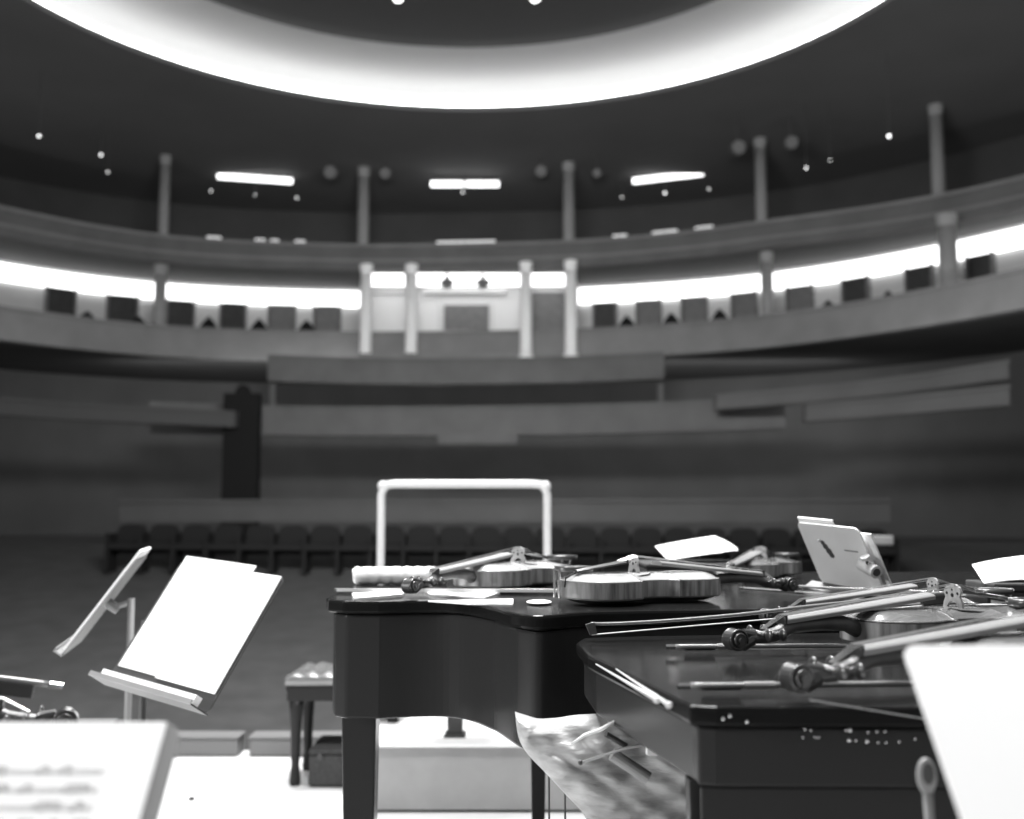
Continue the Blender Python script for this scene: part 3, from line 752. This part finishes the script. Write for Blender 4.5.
prism(bm, [(p.x,p.y) for p in pts], A_Z, A_Z+.003); tag(obj('paper_slip', bm, M_paper), 'narrow white paper strip along the front edge of the far piano', 'paper')

# black folder carrying the open booklet
fo = thing('black_case', 'flat black case under the open white booklet', 'case', (.5, 3.5, A_Z))
obj('body', box(nb(), .40, .72, 3.30, 3.62, A_Z, A_Z+.035), M_blackcloth, fo, bevel=.006)
obj('lid', box(nb(), .398, .722, 3.298, 3.622, A_Z+.036, A_Z+.048), M_blackcloth, fo, bevel=.004)
def curl_sheet(bm, TL, TR, BR, BL, bow_=.0, n=8, th=.0015, mid=0):
    """a page between four corners, arched; solid"""
    up = ((TR-TL).cross(BL-TL)).normalized()
    if up.z < 0: up = -up
    rows = []
    for off in (0, th):
        g = []
        for j in range(n+1):
            v_ = j/n; row = []
            for i in range(n+1):
                u_ = i/n; p = (TL.lerp(TR, u_)).lerp(BL.lerp(BR, u_), v_)
                row.append(bm.verts.new(p + up*(off + bow_*4*u_*(1-u_) + mid*math.sin(v_*PI))))
            g.append(row)
        rows.append(g)
    a, b_ = rows
    for j in range(n):
        for i in range(n):
            bm.faces.new([a[j][i], a[j+1][i], a[j+1][i+1], a[j][i+1]]); bm.faces.new([b_[j][i], b_[j][i+1], b_[j+1][i+1], b_[j+1][i]])
    for i in range(n):
        bm.faces.new([a[0][i], a[0][i+1], b_[0][i+1], b_[0][i]]); bm.faces.new([a[n][i+1], a[n][i], b_[n][i], b_[n][i+1]])
        bm.faces.new([a[i][0], b_[i][0], b_[i+1][0], a[i+1][0]]); bm.faces.new([a[i+1][n], b_[i+1][n], b_[i][n], a[i][n]])
    return bm
bk = thing('open_booklet', 'open white booklet lying behind the middle violin', 'booklet', (.5, 3.45, A_Z+.05))
z = A_Z+.05
obj('page', curl_sheet(nb(), at(655,546.5,3.55), at(716,536,3.62), at(722,553,3.36), at(668,561,3.32), .002), M_paper, bk, smooth=True)
obj('page', curl_sheet(nb(), at(716,537,3.615), at(738,549,3.60), at(738,551,3.34), at(718,554,3.36), .004), M_paper, bk, smooth=True)
# papers at the far right on another black case
fo = thing('black_case', 'black case behind the right violins carrying loose white papers', 'case', (1.3, 2.8, A_Z-.04))
x0 = at(996, 575, 2.55).x
obj('body', box(nb(), x0, x0+.55, 2.56, 2.72, B_Z, B_Z+.055), M_blackcloth, fo, bevel=.006)
obj('lid', box(nb(), x0-.002, x0+.552, 2.558, 2.722, B_Z+.056, B_Z+.075), M_blackcloth, fo, bevel=.004)
tag(obj('loose_paper', curl_sheet(nb(), at(972,565,2.75), at(1080,556,2.82), at(1080,586,2.60), at(984,584,2.60), .012), M_paper, smooth=True), 'curled white papers at the right picture edge', 'paper')
tag(obj('loose_paper', curl_sheet(nb(), at(1014,558,2.86), at(1120,552,2.86), at(1120,575,2.72), at(1012,574,2.72), .004), M_paper, smooth=True), 'second white paper behind the curled one at the right edge', 'paper')

# =================================================================== MUSIC STANDS
def frame(c, yaw, tilt, roll=0):
    w = Vector((math.cos(yaw), math.sin(yaw), 0)); b_ = Vector((-math.sin(yaw), math.cos(yaw), 0))
    u = b_*math.sin(tilt) + Vector((0,0,1))*math.cos(tilt)
    w2 = w*math.cos(roll)+u*math.sin(roll); u2 = u*math.cos(roll)-w*math.sin(roll)
    return Vector(c), w2, u2, w2.cross(u2)      # w right, u up the desk, n points at the reader (towards -view)
def rrect(W_, H_, r, n=5):
    pts = []
    for cx, cy, a0 in ((W_/2-r,H_/2-r,0),(-W_/2+r,H_/2-r,90),(-W_/2+r,-H_/2+r,180),(W_/2-r,-H_/2+r,270)):
        for k in range(n+1):
            a = math.radians(a0+90*k/n); pts.append((cx+r*math.cos(a), cy+r*math.sin(a)))
    return pts
def slab(fr, pts, d0, d1, bm=None):
    c, w, u, n = fr; bm = bm or nb()
    return hexa(bm, [(c+w*x+u*y+n*d0)[:] for x, y in pts], [(c+w*x+u*y+n*d1)[:] for x, y in pts])
def fblock(fr, x0, x1, y0, y1, d0, d1, bm=None): return slab(fr, [(x0,y0),(x1,y0),(x1,y1),(x0,y1)], d0, d1, bm)
def music_stand(label, fr, W_, H_, m, foot_z=0.0, shelf=.05, pole_dx=0, legs=True, pole_m=None, pole_dy=0, back_off=.03, r=.02):
    c, w, u, n = fr; back = c - n*back_off; pole_m = pole_m or m
    bx, by = back.x+pole_dx, back.y+pole_dy
    t = thing('music_stand', label, 'music stand', (bx, by, foot_z), 'music stands')
    obj('desk', slab(fr, rrect(W_, H_, r), -.004, 0), m, t)
    sh = obj('shelf', fblock(fr, -W_/2, W_/2, -H_/2-.004, -H_/2, -.004, shelf), m, t)
    obj('lip', fblock(fr, -W_/2, W_/2, -H_/2-.004, -H_/2+.009, shelf, shelf+.003), M_deskgrey, sh)
    top = c - n*.03
    obj('clamp', tube(nb(), [c - n*.004, c - n*(back_off+.014)], .016, 12), pole_m, t)
    obj('pole', tube(nb(), [(bx, by, c.z+.01), (bx, by, foot_z+.05)], .011, 12), pole_m, t, smooth=True)
    if pole_dx: obj('arm', tube(nb(), [tuple(back), (bx, by, c.z-.0)], .008, 8), pole_m, t)
    obj('collar', tube(nb(), [(bx, by, foot_z+.48), (bx, by, foot_z+.54)], .017, 12), pole_m, t)
    for k in range(3):
        a = .4+k*2*PI/3; obj('leg', tube(nb(), [(bx, by, foot_z+.12), (bx+.16*math.cos(a), by+.16*math.sin(a), foot_z+.05), (bx+.27*math.cos(a), by+.27*math.sin(a), foot_z+.009)], .008, 8), pole_m, t)
    return t
# stand with the blank white score
F2 = frame((-.837,2.966,.904), -.672, .586, -.066)
music_stand('music stand holding the large blank white score, left of the piano', (F2[0]-F2[2]*.022, F2[1], F2[2], F2[3]), .48, .384, M_deskdark, shelf=.055, pole_dx=-.205, pole_dy=.17)
def page(fr, x0, x1, y0, y1, d, th=.002, label='', cat='sheet music', name='music_sheet', m=None, skew=0):
    o = obj(name, slab(fr, [(x0,y0),(x1,y0),(x1+skew,y1),(x0+skew,y1)], d, d+th), m or M_paper)
    return tag(o, label, cat)
page(F2, -.225, .105, -.160, .19, .0005, .003, 'upper white score sheet standing left on the left music stand', name='score_sheet')
page(F2, -.03, .235, -.166, .168, .004, .003, 'right half of the white score on the left music stand', name='score_sheet')
page(F2, -.20, .235, -.2135, -.190, .030, .020, 'thin white booklet lying in the shelf of the left music stand', 'booklet', 'thin_booklet')
# stand seen from the side
F1 = frame((-1.245,3.42,.928), -1.335, .62, .0)
music_stand('music stand seen almost edge-on at the far left', F1, .40, .33, M_deskgrey, shelf=.022, pole_dx=.05)
page(F1, -.17, .19, -.15, .195, .0, .007, 'crumpled white sheets on the edge-on music stand', name='music_sheet')
page(F1, -.19, .06, -.160, .12, .008, .004, 'loose white sheet in front of the others on the edge-on stand', name='music_sheet')
# near left stand with printed music
TR = at(163, 732, .98); 
FL = frame((0,0,0), 0.0, .78)
cL = TR - FL[1]*.235 - FL[2]*.15
FL = (cL, FL[1], FL[2], FL[3])
music_stand('nearest music stand at the lower left holding printed music', FL, .50, .32, M_deskgrey, back_off=.04, r=.018)
sp = page(FL, -.245, .237, -.155, .158, .0005, .003, 'white printed music sheet with staves at the lower left', name='music_sheet')
# notation printed on that sheet
bm = nb(); bs_ = nb(); rnd = random.Random(3)
for yc in (.109, .092, .076, .060, .044, .028):
    for k in range(5): fblock(FL, -.235, .196, yc-.0024+.0012*k, yc-.00232+.0012*k, .0036, .0038, bs_)
    x = -.228
    while x < .185:
        if rnd.random() < .74:
            g = rnd.randint(2, 4); w_ = .0062
            for i in range(g):
                yy = yc-.003 + .0012*rnd.randint(0, 2); fblock(FL, x+i*w_, x+i*w_+.0030, yy, yy+.0019, .0036, .0039, bm)
                fblock(FL, x+i*w_+.0025, x+i*w_+.0030, yy, yc+.0050, .0036, .0039, bm)
            fblock(FL, x+.0025, x+(g-1)*w_+.0030, yc+.0042, yc+.0052, .0036, .0039, bm); x += g*w_+.007
        else: x += .016
obj('notation', bm, M_ink, sp); obj('staff_lines', bs_, mat('staff_ink', .55, .9), sp)
sp.children[0].location = (0,0,0)
# near right stand with blank sheet
FR = frame((0,0,0), 0.0, .80)
TL = at(905, 650, .95)
cR = TL + FR[1]*.25 - FR[2]*.17
FR = (cR, FR[1], FR[2], FR[3])
music_stand('nearest music stand at the lower right behind its blank sheet', FR, .50, .34, M_deskgrey, back_off=.03, r=.014)
tag(obj('music_sheet', slab(FR, rrect(.506, .346, .012), .0005, .003), M_paper), 'large blank white sheet at the lower right, softly out of focus', 'sheet music')

# pale desk seen from the back, resting on the far piano
FB = frame((.812,2.757,1.090), -1.137, -.517, -.076)
FB = (FB[0], FB[1]*.887, FB[2]*.887, FB[3])
dk = thing('desktop_stand', 'pale tilted desk seen from behind with a round clamp, on the far piano', 'music stand', (.812,2.757,A_Z))
obj('desk', slab(FB, rrect(.24, .20, .016), -.004, 0), M_desklight, dk)
# which way faces the camera?
c, w, u, n = FB
s = -1 if n.y > 0 else 1
nn = n*s
def fb(x0,x1,y0,y1,d0,d1): return slab((c,w,u,nn), [(x0,y0),(x1,y0),(x1,y1),(x0,y1)], d0, d1)
obj('tray', fb(-.16,.09,-.112,-.100,0,.035), M_deskdark, dk)
obj('tray_lip', fb(-.16,.0,-.116,-.106,.035,.039), M_desklight, dk)
obj('clamp', tube(nb(), [c+w*.082+u*-.016+nn*.0, c+w*.150+u*-.020+nn*.018], .0155, 16), M_white, dk, smooth=False)
obj('clamp_bore', tube(nb(), [c+w*.1485+u*-.020+nn*.0178, c+w*.1525+u*-.020+nn*.0188], .0095, 14), M_black, dk)
kn = obj('knob', tube(nb(), [c+w*.125+u*.0+nn*.014, c+w*.125+u*.018+nn*.014], .004, 10), M_chrome, dk)
obj('knob_cap', tube(nb(), [c+w*.125+u*.016+nn*.014, c+w*.125+u*.024+nn*.014], .012, 14), M_white, kn)
obj('stay', fb(.085,.125,-.10,-.005,-.006,.002), M_desklight, dk, bevel=.002)
obj('screw_block', tube(nb(), [c+w*.085+u*-.108+nn*.01, c+w*.085+u*-.085+nn*.01], .009, 12), M_white, dk)
bm = nb()
for x, y, r in ((-.042,.040,.007),(-.037,.028,.009),(-.030,.014,.010),(-.026,.002,.0085)):
    tube(bm, [c+w*x+u*y+nn*.0, c+w*x+u*y+nn*.0012], r, 14)
obj('stamped_mark', bm, M_deskdark, dk, label='dark oval stamped mark')
obj('name_strip', fb(.035,.085,.022,.026,.0,.0008), M_deskgrey, dk)
obj('stud', ball(nb(), c+w*-.050+u*.048+nn*.003, .004), M_white, dk)
for x0,x1,y0,y1,l in ((-.118,.02,-.08,.112,'white paper edge sticking up behind the pale tilted desk'),(.02,.142,-.095,.075,'white paper sticking out at the right of the pale tilted desk')):
    tag(obj('paper_behind', slab((c,w,u,nn), [(x0,y0),(x1,y0),(x1,y1),(x0,y1)], -.012 if x0 < 0 else -.018, -.007 if x0 < 0 else -.014), M_paper), l, 'paper')

# distant grey bar to the right of the pale desk
p = at(874, 540, 7.5); q2 = at(892, 540, 7.5)
t = thing('far_stand', 'small blurred grey desk edge just right of the pale tilted desk', 'music stand', (p.x+.06, 7.5, -1.15))
obj('desk', box(nb(), at(848,540,7.5).x, q2.x, 7.46, 7.54, at(870,545,7.5).z, at(870,535.5,7.5).z), M_deskgrey, t, bevel=.01)
obj('pole', tube(nb(), [(p.x-.05,7.5,at(870,545,7.5).z),(p.x-.05,7.5,-1.15)], .015, 10), M_black, t)

# eyelet-topped post in front of the near piano
D = 1.13; c = at(928, 777, D); bt = at(929.5, 819, D)
t = thing('eyelet_post', 'grey metal post with a dark oval eyelet, left of the large blank sheet', 'stand part', (c.x, D, .0))
pr = []; bm = nb()
def oval(a, b_, n=20): return [(a*math.cos(2*PI*k/n), b_*math.sin(2*PI*k/n)) for k in range(n)]
hexa(bm, [(c.x+x, D, c.z+z) for x, z in oval(.0098,.018)], [(c.x+x, D+.008, c.z+z) for x, z in oval(.0098,.018)])
obj('eye_plate', bm, M_deskgrey, t, bevel=.002)
bm = nb(); hexa(bm, [(c.x+.0005+x, D-.0006, c.z+.003+z) for x, z in oval(.0058,.0105)], [(c.x+x, D+.0002, c.z+.003+z) for x, z in oval(.0058,.0105)])
obj('eyelet', bm, M_black, t)
obj('shaft', tube(nb(), [(c.x+.0008, D+.004, c.z-.016), (c.x+.0015, D+.004, c.z-.05), (c.x+.004, D+.004, .0)], [.0052,.0045,.0045], 10), M_deskgrey, t, smooth=True)

# =================================================================== TUFTED STOOL
st = thing('tufted_stool', 'black stool with a buttoned leather seat left of the piano leg', 'stool', (-.85, 5.2, 0))
sx0 = at(285, 678, 4.98).x; sx1 = sx0 + .52; sy0, sy1 = 4.98, 5.36; sz = .50
bm = nb(); N = 40; Mn = 32; nx, ny = 7, 5; g = []
for j in range(Mn+1):
    row = []
    for i in range(N+1):
        u_, v_ = i/N, j/Mn; a = u_*nx; b_ = v_*ny
        h = (abs(math.sin(PI*a))*abs(math.sin(PI*b_)))**.45
        e = min(1, 8*min(u_, 1-u_, v_, 1-v_)+.15)
        row.append(bm.verts.new((sx0+u_*(sx1-sx0), sy0+v_*(sy1-sy0), sz-.022+.024*h*e)))
    g.append(row)
for j in range(Mn):
    for i in range(N): bm.faces.new([g[j][i], g[j][i+1], g[j+1][i+1], g[j+1][i]])
rim_ = [v_ for v_ in g[0]] + [g[j][N] for j in range(1, Mn+1)] + [g[Mn][i] for i in range(N-1, -1, -1)] + [g[j][0] for j in range(Mn-1, 0, -1)]
lowv = [bm.verts.new((v_.co.x, v_.co.y, sz-.06)) for v_ in rim_]
for k in range(len(rim_)): bm.faces.new([rim_[k], rim_[(k+1)%len(rim_)], lowv[(k+1)%len(rim_)], lowv[k]])
bm.faces.new(lowv)
obj('seat', bm, M_leather, st, smooth=True)
obj('seat_frame', box(nb(), sx0+.008, sx1-.008, sy0+.008, sy1-.008, sz-.13, sz-.06), M_piano, st, bevel=.004)
for lx in (sx0+.045, sx1-.045):
    for ly in (sy0+.04, sy1-.04):
        obj('leg', lathe(nb(), lx, ly, [(.022,0),(.026,.02),(.022,.06),(.018,.09),(.021,.12),(.024,.25),(.030,.33),(.033,.37)], 12), M_piano, st, smooth=True)
obj('height_knob', tube(nb(), [(sx0-.03, 5.17, sz-.095), (sx0+.01, 5.17, sz-.095)], .018, 12), M_piano, st)
# closed black instrument case on the floor behind stool legs
cc = thing('instrument_case', 'closed black instrument case on the floor between stool and piano leg', 'case', (-.85, 5.1, 0))
x0, x1 = at(308, 770, 4.96).x, at(352, 770, 4.96).x
obj('shell', box(nb(), x0, x1+.05, 4.97, 5.30, .005, .14), M_blackcloth, cc, bevel=.01)
obj('lid', box(nb(), x0-.001, x1+.051, 4.969, 5.301, .142, .165), M_blackcloth, cc, bevel=.008)
for x in (x0+.05, x1): obj('latch', box(nb(), x-.01, x+.01, 4.962, 4.97, .12, .15), M_black, cc)
# pencil on the floor
a, b_ = atz(166, 797, 0.004), atz(189, 799.5, .004)
t = thing('pencil', 'thin pale pencil with a dark end on the bright floor, lower left', 'pencil', (a.x, a.y, 0))
obj('shaft', tube(nb(), [(a.x,a.y,.004),(b_.x,b_.y,.004)], .0035, 8), M_desklight, t)
obj('dark_end', tube(nb(), [(b_.x,b_.y,.008),(b_.x+.022,b_.y+.003,.008)], .008, 10), M_black, t)

# =================================================================== PLASTIC BAG ON A STOOL
bs = thing('round_stool', 'low round stool hidden under the crumpled plastic bag', 'stool', (.18, 1.86, 0))
obj('seat', lathe(nb(), .18, 1.87, [(.12,.535),(.135,.545),(.135,.565),(.13,.57)], 28), M_black, bs)
for k in range(3):
    a = .5+k*2*PI/3; obj('leg', tube(nb(), [(.18+.09*math.cos(a),1.87+.09*math.sin(a),.536),(.18+.13*math.cos(a),1.87+.13*math.sin(a),0)], .011, 8), M_black, bs)
rnd = random.Random(11)
from mathutils import noise as mn
def bag():
    bm = nb(); n = 84; m_ = 46; yc = 1.90; rows = []
    outl_top = [(515,712),(524,715),(538,719),(555,718),(575,715),(600,713.5),(625,712),(655,716),(692,722)]
    outl_bot = [(515,712),(518,735),(526,752),(545,772),(566,795),(582,812),(592,830),(610,850),(700,850)]
    T = catmull([(a, b_, 0) for a, b_ in outl_top], 10); B = catmull([(a, b_, 0) for a, b_ in outl_bot], 10)
    K = min(len(T), len(B))
    for side in (0, 1):
        g = []
        for i in range(K):
            col = []
            for j in range(m_+1):
                s_ = j/m_; p = T[i].lerp(B[i], s_); P_ = at(p.x, p.y, yc)
                u_ = i/(K-1); fat = .055*math.sin(PI*s_)**.6*min(1, (u_*5)**.6)
                nz = mn.noise(Vector((P_.x*9, P_.z*22, side*5)))*.020 + mn.noise(Vector((P_.x*30, P_.z*60, 3+side)))*.008
                nz2 = abs(mn.noise(Vector((P_.x*14+P_.z*20, P_.z*10, 9))))*.018
                col.append(bm.verts.new((P_.x, P_.y + (fat if side else -fat) + (nz-nz2)*min(1, fat*30), P_.z)))
            g.append(col)
        for i in range(K-1):
            for j in range(m_): bm.faces.new([g[i][j], g[i+1][j], g[i+1][j+1], g[i][j+1]])
        rows.append(g)
    bmesh.ops.remove_doubles(bm, verts=bm.verts[:], dist=1e-4)
    return bm
tag(obj('plastic_bag', bag(), M_plastic, smooth=True), 'crumpled translucent plastic bag under the edge of the near piano', 'bag')
t = thing('mallet', 'thin stick with a round dark head poking over the plastic bag', 'mallet', at(580,763,1.77).to_tuple())
obj('shaft', tube(nb(), [at(581,763,1.77), at(622,749,1.75), at(662,741,1.72)], .0024, 8), M_deskgrey, t, smooth=True)
obj('head', ball(nb(), at(580.5,762.5,1.77), .0042), M_black, t, smooth=True)
tag(obj('paper_strip', tube(nb(), [at(571,744,1.76), at(585,735,1.77), at(600,730,1.76), at(616,721,1.76)], [.0015,.003,.0035,.003], 8), M_paper, smooth=True), 'bright white curled strip lying across the plastic bag', 'strip')
tag(obj('short_rod', tube(nb(), [at(606,734,1.75), at(626,746,1.76)], .0045, 10), M_black), 'short dark rod above the mallet on the plastic bag', 'rod')
tag(obj('cardboard_tube', tube(nb(), [at(612,754,1.77), at(648,778,1.77)], .010, 14), M_deskgrey), 'grey tube leaning diagonally below the mallet stick', 'tube')
tag(obj('rosin_box', slab(frame(at(654,749,1.74), .1, 0), rrect(.024,.018,.002), -.006, .006), M_desklight), 'small pale square box beside the mallet shaft', 'box')
for px, y0, l in ((549, 775, 'thin dark rod standing right of the slim piano leg'), (565, 789, 'second thin dark rod, right of the first one')):
    a = at(px, y0, 2.4); t = thing('thin_rod', l, 'rod', (a.x, 2.4, 0), 'thin rods under the plastic bag')
    obj('rod', tube(nb(), [(a.x, 2.4, 0.01), tuple(a)], .0021, 8), M_black, t)
    obj('tip', ball(nb(), Vector((a.x, 2.4, .008)), .006), M_black, t)
